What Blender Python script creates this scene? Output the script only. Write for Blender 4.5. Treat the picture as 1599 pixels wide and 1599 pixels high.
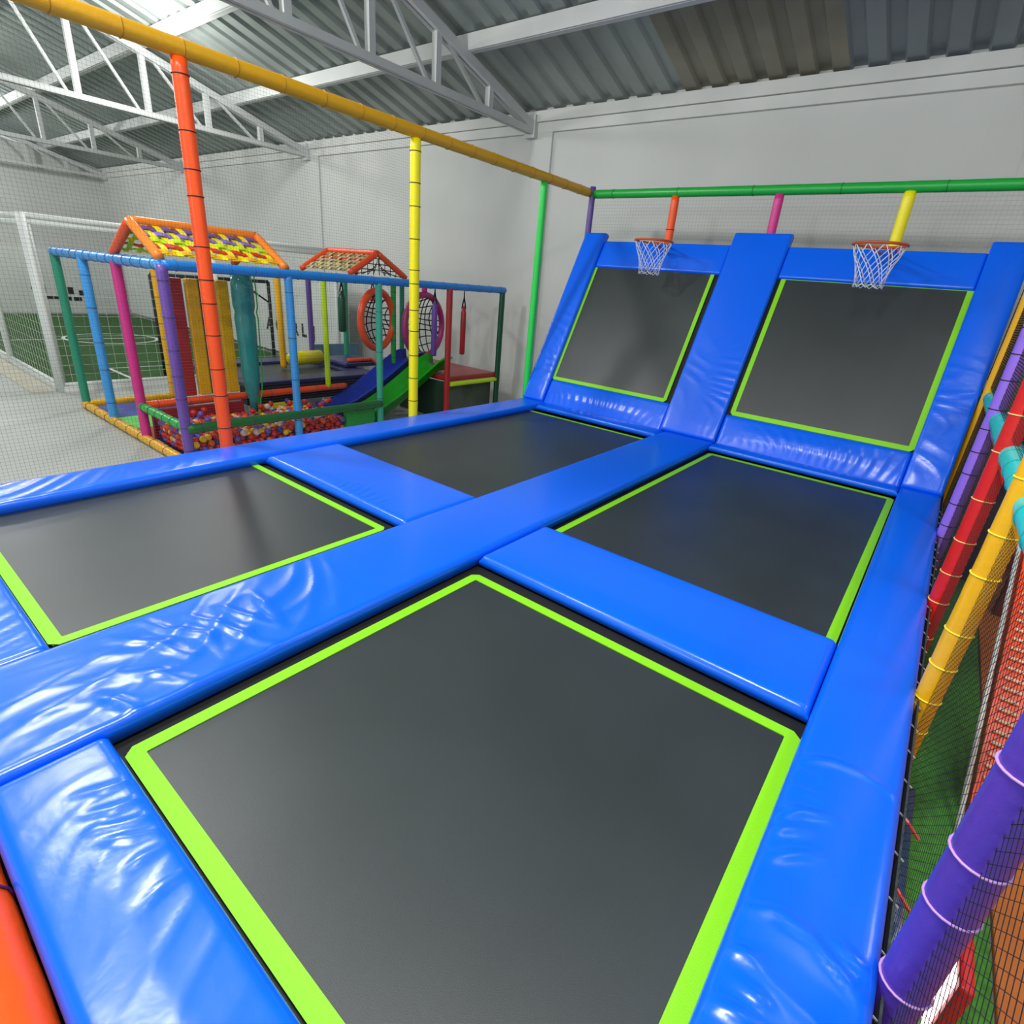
import bpy, bmesh, math, random
from mathutils import Vector, Matrix
C = bpy.context.scene.collection
for o in list(bpy.data.objects): bpy.data.objects.remove(o)
random.seed(7)
PI = math.pi
# ------------------------------------------------------------------ camera, world, lights, exposure
cam_d = bpy.data.cameras.new('camera'); cam = bpy.data.objects.new('camera', cam_d); C.objects.link(cam)
CAMROWS = [[0.7821567, 0.6173081, 0.0846265], [0.2958448, -0.2484007, -0.9223735], [-0.5483673, 0.7464769, -0.3769157]]
Rm = Matrix(CAMROWS)
m4 = Matrix.Identity(4)
for i in range(3):
    m4[i][0] = Rm[0][i]; m4[i][1] = -Rm[1][i]; m4[i][2] = -Rm[2][i]
m4.translation = (0, 0, 2.26)
cam.matrix_world = m4
cam_d.sensor_fit = 'HORIZONTAL'; cam_d.sensor_width = 36
cam_d.lens = 36*838.615/1599
cam_d.shift_x = (799.5-812.080)/1599; cam_d.shift_y = (786.902-799.5)/1599
cam_d.clip_start = .02; cam_d.clip_end = 200
bpy.context.scene.camera = cam
sc = bpy.context.scene
sc.view_settings.view_transform = 'Standard'; sc.view_settings.look = 'None'
sc.view_settings.gamma = 1; sc.view_settings.exposure = 0.35
w = bpy.data.worlds.new('hall_ambient_fill'); sc.world = w; w.use_nodes = True  # even soft fill added through the sides of the hall left open
w.node_tree.nodes['Background'].inputs[0].default_value = (.80, .90, .93, 1)
w.node_tree.nodes['Background'].inputs[1].default_value = .52

def lamp(name, loc, size, power, col=(1, .985, .96), aim=None, shape='DISK'):
    d = bpy.data.lights.new(name, 'AREA'); d.shape = shape; d.size = size; d.energy = power; d.color = col
    o = bpy.data.objects.new(name, d); C.objects.link(o); o.location = loc
    if aim is not None:
        o.rotation_euler = (Vector(aim)-Vector(loc)).to_track_quat('-Z', 'Y').to_euler()
    return o
# high-bay lamps hanging under the roof, and added fill bulbs at the right
def bulb(name, loc, r, power, col=(1, .985, .96)):
    d = bpy.data.lights.new(name, 'POINT'); d.shadow_soft_size = r; d.energy = power; d.color = col
    o = bpy.data.objects.new(name, d); C.objects.link(o); o.location = loc
for x, y, z, p in [(-6.4, .8, 5.4, 430), (-11.4, 4.5, 5.2, 170), (-16.5, 1.2, 5.5, 330), (-22.6, 3.0, 5.3, 300), (-3.4, -4.5, 6.0, 150), (.75, 3.3, 5.5, 40), (1.5, 3.2, 2.9, 34)]:  # final pair added: pad crease glints, then brightening mat and ramp behind the net
    bulb('high_bay_or_fill_lamp', (x, y, z), .28, p)
for x, y, z, p in [(-.7, .5, 5.2, 112), (-3.2, -.2, 5.3, 74), (3.5, .8, 5.4, 40)]:
    lamp('panel_lamp', (x, y, z), .6, p)
lamp('far_floodlight', (-4.0, -14, 3.9), .6, 130, aim=(-3, 8, 2.6))

# ------------------------------------------------------------------ materials
def lin(c):
    return tuple((v/255/12.92 if v/255 <= .04045 else ((v/255+.055)/1.055)**2.4) for v in c)
MC = {}
def mat(name, rgb, rough=.5, spec=.5, metal=0, bump=None, emit=None, mottle=0, mscale=3., coat=0, rgb2=None, alpha=1, trans=0):
    if name in MC: return MC[name]
    m = bpy.data.materials.new(name); m.use_nodes = True
    nt = m.node_tree; b = nt.nodes['Principled BSDF']; L = nt.links.new
    c = lin(rgb)
    b.inputs['Base Color'].default_value = (*c, 1)
    b.inputs['Roughness'].default_value = rough
    b.inputs['Specular IOR Level'].default_value = spec
    b.inputs['Metallic'].default_value = metal
    b.inputs['Coat Weight'].default_value = coat
    b.inputs['Coat Roughness'].default_value = .12
    b.inputs['Alpha'].default_value = alpha
    b.inputs['Transmission Weight'].default_value = trans
    if emit:
        b.inputs['Emission Color'].default_value = (*lin(emit[0]), 1); b.inputs['Emission Strength'].default_value = emit[1]
    tc = nt.nodes.new('ShaderNodeTexCoord')
    if mottle:
        n = nt.nodes.new('ShaderNodeTexNoise'); n.inputs['Scale'].default_value = mscale; n.inputs['Detail'].default_value = 5
        r = nt.nodes.new('ShaderNodeValToRGB')
        c2 = lin(rgb2) if rgb2 else tuple(v*(1-mottle) for v in c)
        r.color_ramp.elements[0].color = (*c2, 1); r.color_ramp.elements[0].position = .35
        r.color_ramp.elements[1].color = (*c, 1); r.color_ramp.elements[1].position = .65
        L(tc.outputs['Object'], n.inputs['Vector']); L(n.outputs['Fac'], r.inputs['Fac']); L(r.outputs['Color'], b.inputs['Base Color'])
    if bump:
        n = nt.nodes.new('ShaderNodeTexNoise'); n.inputs['Scale'].default_value = bump[0]; n.inputs['Detail'].default_value = bump[2] if len(bump) > 2 else 3
        bp = nt.nodes.new('ShaderNodeBump'); bp.inputs['Strength'].default_value = bump[1]; bp.inputs['Distance'].default_value = .01
        L(tc.outputs['Object'], n.inputs['Vector']); L(n.outputs['Fac'], bp.inputs['Height']); L(bp.outputs['Normal'], b.inputs['Normal'])
    MC[name] = m
    return m
def vinyl(name, rgb): return mat('vinyl_'+name, rgb, rough=.33, spec=.5, bump=(28, .25))
BLUE = mat('pad_blue', (0, 103, 250), rough=.25, spec=.55, bump=(9, .18, 4))
MAT = mat('jump_mat', (48, 56, 58), rough=.40, spec=.6, bump=(500, .08, 1), mottle=.18, mscale=1.6)
LIME = mat('lime_strip', (136, 222, 12), rough=.55, bump=(300, .15))
BLACK = mat('black_cloth', (18, 19, 22), rough=.7)
NETM = mat('net_twine', (70, 75, 72), rough=.8)
NETB = mat('net_black', (14, 14, 15), rough=.8)
WHITE = mat('white_paint', (232, 236, 233), rough=.45)
STEEL = mat('steel_white', (198, 202, 200), rough=.55, mottle=.1, mscale=1.5)
WALL = mat('wall_paint', (208, 210, 206), rough=.9, mottle=.06, mscale=.7, bump=(40, .1))
BAND = mat('wall_band', (216, 218, 214), rough=.85, mottle=.1, mscale=1.3)
TIEK = mat('tie_black', (40, 22, 14), rough=.6)
TIEW = mat('tie_pale', (252, 214, 130), rough=.4)
DARK = mat('dark_gap', (10, 10, 12), rough=.9)
COL = dict(orange=(255, 88, 24), yellow=(250, 238, 8), amber=(222, 166, 22), green=(28, 172, 62), lime=(206, 244, 26), purple=(112, 78, 170),
           violet=(150, 112, 232), red=(218, 34, 28), darkred=(168, 40, 44), pink=(214, 46, 138), magenta=(176, 44, 120), teal=(58, 176, 150), cyan=(40, 206, 204),
           sky=(62, 156, 232), blue=(30, 132, 222), dgreen=(14, 84, 56), bgreen=(40, 214, 84), navy=(26, 30, 92), gold=(240, 180, 10), tangerine=(255, 140, 40),
           jade=(34, 142, 110), rail=(26, 104, 46), deep=(84, 56, 170), brick=(250, 84, 34), corner=(96, 72, 150))
def V(n): return vinyl(n, COL[n])

# ------------------------------------------------------------------ object helpers
def tag(o, label, cat, group=None, kind=None):
    o['label'] = label; o['category'] = cat
    if group: o['group'] = group
    if kind: o['kind'] = kind
    return o
def thing(name, label, cat, loc=(0, 0, 0), group=None):
    o = bpy.data.objects.new(name, None); C.objects.link(o); o.location = loc; o.empty_display_size = .1
    return tag(o, label, cat, group)
def wloc(p):
    v = Vector((0, 0, 0))
    while p is not None: v = v+p.location; p = p.parent
    return v
def obj(name, bm, m, parent=None, smooth=False, label=None):
    """links a bmesh given in world coordinates as one mesh object"""
    bmesh.ops.recalc_face_normals(bm, faces=bm.faces)
    me = bpy.data.meshes.new(name)
    if parent is not None:
        off = wloc(parent)
    else:
        bb = [v.co for v in bm.verts]
        off = Vector(((min(c.x for c in bb)+max(c.x for c in bb))/2, (min(c.y for c in bb)+max(c.y for c in bb))/2, min(c.z for c in bb)))
    bmesh.ops.translate(bm, verts=bm.verts, vec=-off)
    bm.to_mesh(me); bm.free()
    for p in me.polygons: p.use_smooth = smooth
    o = bpy.data.objects.new(name, me); C.objects.link(o)
    if isinstance(m, (list, tuple)):
        for k in m: me.materials.append(k)
    else: me.materials.append(m)
    if parent is not None: o.parent = parent
    else: o.location = off
    if label: o['label'] = label
    return o
def struct(name, bm, m, label=None, cat=None):
    o = obj(name, bm, m); o['kind'] = 'structure'; o['label'] = label or name.replace('_', ' '); o['category'] = cat or name.split('_')[0]
    return o
NB = bmesh.new
def box(bm, x0, x1, y0, y1, z0, z1, mi=0):
    vs = [bm.verts.new((x, y, z)) for x in (x0, x1) for y in (y0, y1) for z in (z0, z1)]
    for f in ((0, 1, 3, 2), (4, 6, 7, 5), (0, 4, 5, 1), (2, 3, 7, 6), (0, 2, 6, 4), (1, 5, 7, 3)):
        bm.faces.new([vs[i] for i in f]).material_index = mi
    return bm
def rbox(x0, x1, y0, y1, z0, z1, r=.02, seg=2):
    bm = box(NB(), x0, x1, y0, y1, z0, z1)
    bmesh.ops.bevel(bm, geom=bm.edges[:], offset=r, segments=seg, affect='EDGES', profile=.5)
    return bm
def frame_of(d):
    d = d.normalized(); up = Vector((0, 0, 1)) if abs(d.z) < .95 else Vector((0, 1, 0))
    a = d.cross(up).normalized(); return a, d.cross(a).normalized()
def bar(bm, p0, p1, w, h=None):
    """rectangular bar; w across (horizontal), h in the vertical sense"""
    h = h or w; p0 = Vector(p0); p1 = Vector(p1); a, b = frame_of(p1-p0)
    r = [[bm.verts.new(p+a*(sx*w/2)+b*(sy*h/2)) for sx, sy in ((-1, -1), (1, -1), (1, 1), (-1, 1))] for p in (p0, p1)]
    for i in range(4): bm.faces.new((r[0][i], r[0][(i+1) % 4], r[1][(i+1) % 4], r[1][i]))
    bm.faces.new(r[0][::-1]); bm.faces.new(r[1])
    return bm
def tube(bm, pts, r, n=12, caps=True, closed=False):
    pts = [Vector(p) for p in pts]; rings = []; N = len(pts)
    rs = r if isinstance(r, (list, tuple)) else [r]*N
    a0 = None
    for i, p in enumerate(pts):
        if closed: d = pts[(i+1) % N]-pts[i-1]
        else: d = pts[min(i+1, N-1)]-pts[max(i-1, 0)]
        d.normalize()
        if a0 is None: a0, _ = frame_of(d)
        a = (a0-d*a0.dot(d)).normalized(); a0 = a; b = d.cross(a)
        rings.append([bm.verts.new(p+(a*math.cos(t)+b*math.sin(t))*rs[i]) for t in (2*PI*k/n for k in range(n))])
    for i in range(N if closed else N-1):
        A, B = rings[i], rings[(i+1) % N]
        for k in range(n): bm.faces.new((A[k], A[(k+1) % n], B[(k+1) % n], B[k]))
    if caps and not closed:
        bm.faces.new(rings[0][::-1]); bm.faces.new(rings[-1])
    return bm
def sph(bm, c, r, u=12, v=8):
    bmesh.ops.create_uvsphere(bm, u_segments=u, v_segments=v, radius=r, matrix=Matrix.Translation(c)); return bm
def lineseg(bm, p0, p1, t):
    p0 = Vector(p0); p1 = Vector(p1); a, b = frame_of(p1-p0)
    r = [[bm.verts.new(p+(a*math.cos(k*2*PI/3)+b*math.sin(k*2*PI/3))*t) for k in range(3)] for p in (p0, p1)]
    for k in range(3): bm.faces.new((r[0][k], r[0][(k+1) % 3], r[1][(k+1) % 3], r[1][k]))
def netgrid(o, u, v, nu, nv, t, bm=None):
    bm = bm or NB(); o = Vector(o); u = Vector(u); v = Vector(v)
    for i in range(nu+1): lineseg(bm, o+u*(i/nu), o+u*(i/nu)+v, t)
    for j in range(nv+1): lineseg(bm, o+v*(j/nv), o+v*(j/nv)+u, t)
    return bm
def netdiamond(o, u, v, cell, t):
    """diamond net over the parallelogram o,u,v"""
    bm = NB(); o = Vector(o); u = Vector(u); v = Vector(v); W = u.length; H = v.length; U = u/W; W_ = V_ = v/H
    for s in (1, -1):
        c = -H if s > 0 else 0
        k = c
        while k < (W if s > 0 else W+H):
            # param along v: x = k + s*y  (s>0: x=k+y ; s<0: x=k-y)
            if s > 0: y0 = max(0, -k); y1 = min(H, W-k)
            else: y0 = max(0, k-W); y1 = min(H, k)
            if y1-y0 > .01: lineseg(bm, o+U*(k+s*y0)+V_*y0, o+U*(k+s*y1)+V_*y1, t)
            k += cell
    return bm
def sleeve(p0, p1, r, n=18, wob=.03):
    """foam sleeve with slight swelling between its ties"""
    p0 = Vector(p0); p1 = Vector(p1); L = (p1-p0).length; k = max(2, int(L/.06))
    pts = [p0.lerp(p1, i/k) for i in range(k+1)]
    rs = [r*(1+wob*.5*(math.sin(i*1.7+p0.x*3)+math.sin(i*.63+p0.y))) for i in range(k+1)]
    rs[0] = rs[-1] = r*.94
    return tube(NB(), pts, rs, n)
def pole(name, label, p0, p1, color, r=.05, ties=None, tiem=None, group=None, cat='padded pole', part='foam_sleeve', wob=.02):
    p0 = Vector(p0); p1 = Vector(p1)
    if not ties:
        o = obj(name, sleeve(p0, p1, r, wob=wob), V(color), None, True); return tag(o, label, cat, group)
    t = thing(name, label, cat, p0, group)
    sl = obj(part, sleeve(p0, p1, r, wob=wob), V(color), t, True)
    a, b = frame_of(p1-p0); first = None
    for f in ties:
        c = p0.lerp(p1, f)
        if first is None:
            bm = tube(NB(), [c+(a*math.cos(q)+b*math.sin(q))*(r*1.03) for q in (2*PI*k/20 for k in range(20))], .0035, 5, closed=True)
            first = obj('cable_tie', bm, tiem or TIEK, sl, True); c0 = c
        else:
            d = first.copy(); C.objects.link(d); d.parent = sl; d.location = c-c0
    return t
def tv(n, lo=.06, hi=.96, seed=1):
    rr = random.Random(seed); return [lo+(hi-lo)*(i+.5+rr.uniform(-.25, .25))/n for i in range(n)]

# ------------------------------------------------------------------ the hall
M = .76          # height of the jump mats
TOP = .835       # height of the pad tops
YW = 8.4
struct('floor', box(NB(), -30, 8, -12, YW+.2, -.2, 0), mat('floor_screed', (188, 192, 186), rough=.55, mottle=.12, mscale=.8, bump=(30, .05)), 'pale grey concrete floor of the hall', 'floor')
struct('wall_back', box(NB(), -28, 8, YW, YW+.25, 0, 4.95), WALL, 'long pale grey back wall behind the slanted trampolines', 'wall')
bm = NB()
L_ = [bm.verts.new((x, y, z)) for x in (-27.4, -27.1) for (y, z) in ((YW, 0), (-12, 0), (-12, 8), (YW, 4.95))]
for f in ((0, 1, 2, 3), (7, 6, 5, 4), (0, 4, 5, 1), (1, 5, 6, 2), (2, 6, 7, 3), (3, 7, 4, 0)): bm.faces.new([L_[i] for i in f])
struct('wall_left', bm, WALL, 'far left end wall beyond the football cage', 'wall')
# corrugated roof, rising from the back wall
def zroof(y): return 4.90+.285*(YW-y)
bm = NB(); prof = []; x = -28.0
P = .37
while x < 7.6:
    for dx, dz in ((0, 0), (.17, 0), (.20, .05), (.33, .05), (.365, 0)): prof.append((x+dx, dz))
    x += P
for y0, y1 in ((YW+.15, -9.0),):
    r0 = [bm.verts.new((px, y0, zroof(y0)+dz)) for px, dz in prof]; r1 = [bm.verts.new((px, y1, zroof(y1)+dz)) for px, dz in prof]
    for i in range(len(prof)-1): bm.faces.new((r0[i], r0[i+1], r1[i+1], r1[i])).material_index = 1 if -4.05 < prof[i][0] < -1.95 else (2 if (prof[i][0] > -1.95) else 0)
sheet = mat('roof_sheet', (150, 160, 156), rough=.42, metal=.2, spec=.5, mottle=.22, mscale=.9)
sheet2 = mat('roof_sheet_brownish', (138, 136, 120), rough=.5, metal=.15, mottle=.25, mscale=1.2)
sheet3 = mat('roof_sheet_bluish', (130, 140, 146), rough=.42, metal=.2, mottle=.2, mscale=.9)
bm2 = bm
so = bpy.data.objects
o = obj('ceiling', bm2, [sheet, sheet2, sheet3]); o['kind'] = 'structure'; o['label'] = 'sloping corrugated grey metal roof sheets'; o['category'] = 'ceiling'
struct('trim_1', box(NB(), -27.1, 8, YW-.09, YW, 4.745, 4.895), BAND, 'upper concrete band along the top of the back wall', 'trim')
struct('trim_2', box(NB(), -27.1, 8, YW-.05, YW, 4.60, 4.74), BAND, 'lower concrete band under the upper one on the back wall', 'trim')
TX = [-6.57, -13.2, -19.9, -26.5]
for i, x in enumerate(TX[:3]+[-.02]):
    struct('trim_%d' % (3+i), box(NB(), x-.02, x+.4, YW-.045, YW, 0, 4.60), WALL, 'flat pilaster of the back wall below a roof truss', 'pilaster')
# wall crack line
# trusses
tl = ['white steel roof truss nearest the slanted trampolines, ending on the wall beside the green pole',
      'second white steel roof truss, crossing behind the top of the orange pole',
      'third white steel roof truss, left of the orange pole, below the amber beam',
      'farthest white steel roof truss, against the left end wall']
YE = -7.2
vy = [7.23-1.08*k for k in range(13)]
for i, x in enumerate(TX):
    t = thing('roof_truss', tl[i], 'roof truss', (x, YW, 4.62), 'roof trusses')
    zt = lambda y: zroof(y)-.27
    obj('top_chord', bar(bar(NB(), (x-.045, YW-.02, zt(YW)+.02), (x-.045, YE, zt(YE)), .06, .12), (x+.045, YW-.02, zt(YW)+.02), (x+.045, YE, zt(YE)), .06, .12), STEEL, t)
    obj('bottom_chord', bar(bar(NB(), (x-.04, YW-.02, 4.62), (x-.04, YE, 4.62), .055, .09), (x+.04, YW-.02, 4.62), (x+.04, YE, 4.62), .055, .09), STEEL, t)
    for k, y in enumerate(vy):
        obj('post', bar(NB(), (x, y, 4.64), (x, y, zt(y)), .09, .09), STEEL, t)
        if k+1 < len(vy): obj('diagonal', bar(NB(), (x, y+.16-1.08, zt(y-1.08+.16)), (x, y-.16, 4.66), .045, .045), STEEL, t)
    obj('diagonal', bar(NB(), (x, 7.3, zt(7.3)), (x, 8.12, 4.66), .045), STEEL, t)
    obj('end_plate', box(NB(), x-.1, x+.1, YW-.14, YW-.01, 4.52, 4.84), STEEL, t)
pn = ['lowest', 'second', 'third', 'fourth', 'fifth', 'sixth', 'seventh']
for k in range(7):
    y = 6.7-1.63*k; z = zroof(y)
    o = obj('roof_purlin', bar(bar(NB(), (-27.1, y, z-.1), (7.6, y, z-.1), .07, .19), (-27.1, y+.04, z-.19), (7.6, y+.04, z-.19), .09, .02), STEEL)
    tag(o, pn[k]+' white steel purlin under the roof sheets, counted up from the back wall', 'purlin', 'roof purlins')

# ------------------------------------------------------------------ trampolines
# platform carcass under the mats and pads
bm = NB()
for x in (-4.40, -4.05, -2.44, -1.75, -.03, .22): box(bm, x, x+.05, -.10, 6.9, M-.12, M-.045)
for y in (-.10, .22, 2.0, 2.70, 5.84): box(bm, -4.40, .27, y, y+.05, M-.12, M-.046)
bmS = NB()
box(bmS, -4.42, -4.40, -.12, 6.0, .0, M-.03); box(bmS, .255, .275, -.12, 6.9, 0, M-.03); box(bmS, -4.42, .275, -.14, -.12, 0, M-.03); box(bmS, -4.42, .275, 5.98, 6.0, 0, M-.03)
t = thing('trampoline_platform', 'black steel platform carrying the flat trampolines, dark skirt down to the floor', 'platform', (-2, 2.9, 0))
obj('frame', bm, DARK, t); obj('skirt', bmS, BLACK, t)
class Flat:
    def __init__(s, z): s.z = z
    def __call__(s, u, v, w): return Vector((u, v, s.z+w))
SA = math.radians(62.4)
class Slope:        # v runs up the slope, w out of it
    def __init__(s, off=0): s.off = off
    def __call__(s, u, v, w):
        w = w+s.off
        return Vector((u, 5.93+v*math.cos(SA)-w*math.sin(SA), .80+v*math.sin(SA)+w*math.cos(SA)))
def slab(F, x0, x1, y0, y1, w0, w1):
    bm = NB()
    vs = [bm.verts.new(F(x, y, z)) for x in (x0, x1) for y in (y0, y1) for z in (w0, w1)]
    for f in ((0, 1, 3, 2), (4, 6, 7, 5), (0, 4, 5, 1), (2, 3, 7, 6), (0, 2, 6, 4), (1, 5, 7, 3)): bm.faces.new([vs[i] for i in f])
    return bm
def strip_frame(F, x0, x1, y0, y1, wd, w0, w1, ch=.03):
    """mitred flat frame with clipped outer corners"""
    bm = NB()
    def ringpts(d, c):
        return [(x0+d+c, y0+d), (x1-d-c, y0+d), (x1-d, y0+d+c), (x1-d, y1-d-c), (x1-d-c, y1-d), (x0+d+c, y1-d), (x0+d, y1-d-c), (x0+d, y0+d+c)]
    O = ringpts(0, ch); I = ringpts(wd, .004)
    def mk(pts, w): return [bm.verts.new(F(a, b, w)) for a, b in pts]
    ot, it, ob, ib = mk(O, w1), mk(I, w1), mk(O, w0), mk(I, w0)
    for i in range(8):
        j = (i+1) % 8
        bm.faces.new((ot[i], ot[j], it[j], it[i])); bm.faces.new((ob[i], ib[i], ib[j], ob[j]))
        bm.faces.new((ot[i], ob[i], ob[j], ot[j])); bm.faces.new((it[i], it[j], ib[j], ib[i]))
    return bm
def trampoline(label, F, x0, x1, y0, y1, ext, group, wd=.05):
    """x0..y1 outline of the lime strip; ext = how far the black border runs beyond it (l,r,n,f)"""
    c = F((x0+x1)/2, (y0+y1)/2, 0)
    t = thing('trampoline', label, 'trampoline', c, group)
    n = 16; bm = NB()
    obj('jump_mat', slab(F, x0+.01, x1-.01, y0+.01, y1-.01, -.012, 0), MAT, t)
    obj('edge_strip', strip_frame(F, x0, x1, y0, y1, wd, 0.0005, .004), LIME, t)
    e = ext
    obj('spring_cover', strip_frame(F, x0-e[0], x1+e[1], y0-e[2], y1+e[3], max(e)+.02, -.03, -.014, ch=.001), BLACK, t)
    return t
F0 = Flat(M)
G1 = 'flat trampolines'; G2 = 'slanted trampolines'
trampoline('large flat trampoline in front, black mat edged in lime, nearest the camera', F0, -1.715, -.02, .30, 1.975, (.10, .06, .06, .10), G1, .052)
trampoline('flat black trampoline at the foot of the right slanted trampoline', F0, -1.735, -.03, 2.66, 5.70, (.08, .06, .06, .10), G1, .05)
trampoline('flat black trampoline at the left edge, lime edging, beside the safety net', F0, -4.125, -2.475, .30, 1.98, (.05, .1, .06, .10), G1, .05)
trampoline('flat black trampoline at the foot of the left slanted trampoline', F0, -4.155, -2.42, 2.72, 5.60, (.05, .1, .06, .10), G1, .035)
FS = Slope(0)
trampoline('left slanted trampoline below the smaller looking hoop with the orange post', FS, -4.14, -2.49, .36, 2.03, (.06, .06, .06, .06), G2, .045)
trampoline('right slanted trampoline below the hoop on the yellow post', FS, -1.735, -.02, .37, 2.03, (.06, .06, .06, .06), G2, .05)

# ---- pads
def wr(cl, u, v):
    h = 0
    for (cu, cv, ru, rv, ang, lam, amp, *k) in cl:
        d = ((u-cu)/ru)**2+((v-cv)/rv)**2
        if d > 5: continue
        fan = k[0] if k else 0.
        a = ang+fan*(v-cv)/rv+.14*math.sin((u+2*v)*4+cu)
        s = (u-cu)*math.cos(a)+(v-cv)*math.sin(a)
        q = (u-cu)*-math.sin(a)+(v-cv)*math.cos(a)
        ph = 2*PI*s/lam+.9*math.sin(q*8+cu*3)+1.2*math.sin(s*11+q*3)
        g = 1-abs(math.sin(ph/2))
        h += amp*(g**1.6-.35)*math.exp(-d*1.1)
    return h
# single creases as (x, y) paths across a pad
ARC_RIGHT = [[(0.004, 1.762), (0.091, 1.814), (0.177, 1.829), (0.271, 1.809)], [(-0.004, 1.128), (0.072, 1.171), (0.145, 1.163), (0.219, 1.125), (0.273, 1.085)], [(-0.014, 1.45), (0.049, 1.529), (0.14, 1.576)], [(-0.008, 1.4), (0.025, 1.435), (0.082, 1.475)], [(0.012, 1.31), (0.067, 1.366), (0.133, 1.413)], [(0.003, 1.004), (0.037, 1.019), (0.08, 1.022)], [(0.036, 0.951), (0.086, 0.947), (0.108, 0.943)], [(0.201, 1.197), (0.245, 1.181), (0.266, 1.178)], [(0.005, 0.87), (0.056, 0.885), (0.099, 0.902)]]
ARC_MID = [[(-2.302, 0.581), (-2.173, 0.616), (-2.049, 0.71), (-1.878, 0.706)], [(-2.245, 0.705), (-2.07, 0.782), (-1.869, 0.828), (-1.78, 0.887)], [(-2.215, 0.993), (-2.045, 0.978), (-1.899, 0.955)], [(-2.256, 0.444), (-2.129, 0.553), (-1.941, 0.616)], [(-2.029, 0.394), (-1.944, 0.486), (-1.808, 0.561)], [(-2.218, 0.837), (-2.033, 0.886), (-1.886, 0.948)], [(-1.956, 0.315), (-1.854, 0.357), (-1.773, 0.386)]]
ARC_NEAR = [[(-1.513, 0.272), (-1.529, 0.214), (-1.562, 0.156)], [(-1.423, 0.269), (-1.442, 0.21), (-1.477, 0.148)], [(-1.349, 0.268), (-1.375, 0.204), (-1.412, 0.144)], [(-1.284, 0.27), (-1.315, 0.206), (-1.364, 0.151)], [(-1.229, 0.26), (-1.236, 0.208), (-1.238, 0.174)], [(-1.123, 0.265), (-1.126, 0.211), (-1.108, 0.167)]]
def crease(arcs, u, v, amp, sig):
    h = 0
    for pts in arcs:
        n = len(pts)-1; best = 9; bt = 0
        for i in range(n):
            (x0, y0), (x1, y1) = pts[i], pts[i+1]; dx, dy = x1-x0, y1-y0
            t = max(0, min(1, ((u-x0)*dx+(v-y0)*dy)/(dx*dx+dy*dy+1e-9)))
            d = math.hypot(u-x0-t*dx, v-y0-t*dy)
            if d < best: best = d; bt = (i+t)/n
        if best < 4*sig: h += amp*(.35+.65*math.sin(PI*max(.0, min(1, bt))))*math.exp(-(best/sig)**2)
    return h
def lin_pts(a, b, r, step):
    e = [a, a+.12*r, a+.35*r, a+.7*r, a+r*1.15]; n = max(2, int((b-a-2.3*r)/step))
    mid = [a+1.15*r+(b-a-2.3*r)*i/n for i in range(1, n)]
    return e+mid+[b-(x-a) for x in e[::-1]]
def pad(label, F, x0, x1, y0, y1, th, cl=(), r=.03, step=.022, group=None, puff=.006, lift=0, arcs=None, amp=.011, sig=.015):
    us = lin_pts(x0, x1, r, step if cl else .08); vs = lin_pts(y0, y1, r, step if cl else .12)
    bm = NB()
    def edge(d): return 0 if d >= r else -r+math.sqrt(max(0, r*r-(r-d)**2))
    g = []
    for u in us:
        row = []
        for v in vs:
            du = min(u-x0, x1-u); dv = min(v-y0, y1-v)
            e = edge(du)+edge(dv); e = max(e, -r*1.0)
            fu = math.sin(PI*(u-x0)/(x1-x0)); fv = min(1, dv/.15)
            fade = min(1, du/.04)*min(1, dv/.04)
            w = lift+e+puff*fu*fv+(wr(cl, u, v)*fade if cl else 0)+(crease(arcs, u, v, amp, sig)*min(1, du/.015) if arcs else 0)
            row.append(bm.verts.new(F(u, v, w)))
        g.append(row)
    for i in range(len(us)-1):
        for j in range(len(vs)-1): bm.faces.new((g[i][j], g[i+1][j], g[i+1][j+1], g[i][j+1]))
    loop = [g[i][0] for i in range(len(us))]+[g[-1][j] for j in range(1, len(vs))]+[g[i][-1] for i in range(len(us)-2, -1, -1)]+[g[0][j] for j in range(len(vs)-2, 0, -1)]
    lp = [(us[i], y0) for i in range(len(us))]+[(x1, vs[j]) for j in range(1, len(vs))]+[(us[i], y1) for i in range(len(us)-2, -1, -1)]+[(x0, vs[j]) for j in range(len(vs)-2, 0, -1)]
    low = [bm.verts.new(F(a, b, -th)) for a, b in lp]
    n = len(loop)
    for i in range(n): bm.faces.new((loop[i], loop[(i+1) % n], low[(i+1) % n], low[i]))
    bm.faces.new(low[::-1])
    o = obj('safety_pad', bm, BLUE, None, True)
    return tag(o, label, 'safety pad', group)
FP = Flat(TOP)
GP = 'flat blue safety pads'
pad('long blue pad down the middle between the left and right flat trampolines', FP, -2.37, -1.775, -1.0, 5.93, .075,
    [(-2.05, .75, .34, .55, .5, .16, .008, .5), (-2.12, 1.25, .25, .3, .9, .13, .006, .4), (-2.0, .3, .3, .3, .2, .16, .006)], group=GP, step=.016, arcs=ARC_MID, amp=.010, sig=.018)
pad('blue pad along the right edge beside the row of tilted looking poles', FP, -.02, .30, -1.0, 5.95, .075,
    [(.14, 1.0, .2, .28, 1.15, .17, .007, .6), (.04, 1.62, .12, .15, 1.5, .1, .004)], group=GP, step=.013, arcs=ARC_RIGHT)
pad('blue pad along the left edge below the safety net', FP, -4.44, -4.06, -1.0, 5.95, .075,
    [(-4.25, .75, .25, .5, .7, .12, .010, .5), (-4.25, 1.5, .2, .3, .9, .11, .007, .4)], group=GP)
pad('short blue cross pad between the two right flat trampolines', Flat(TOP-.012), -1.765, -.022, 2.06, 2.70, .06,
    [(-.15, 2.12, .12, .06, .4, .05, .004)], group=GP, r=.035)
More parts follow.
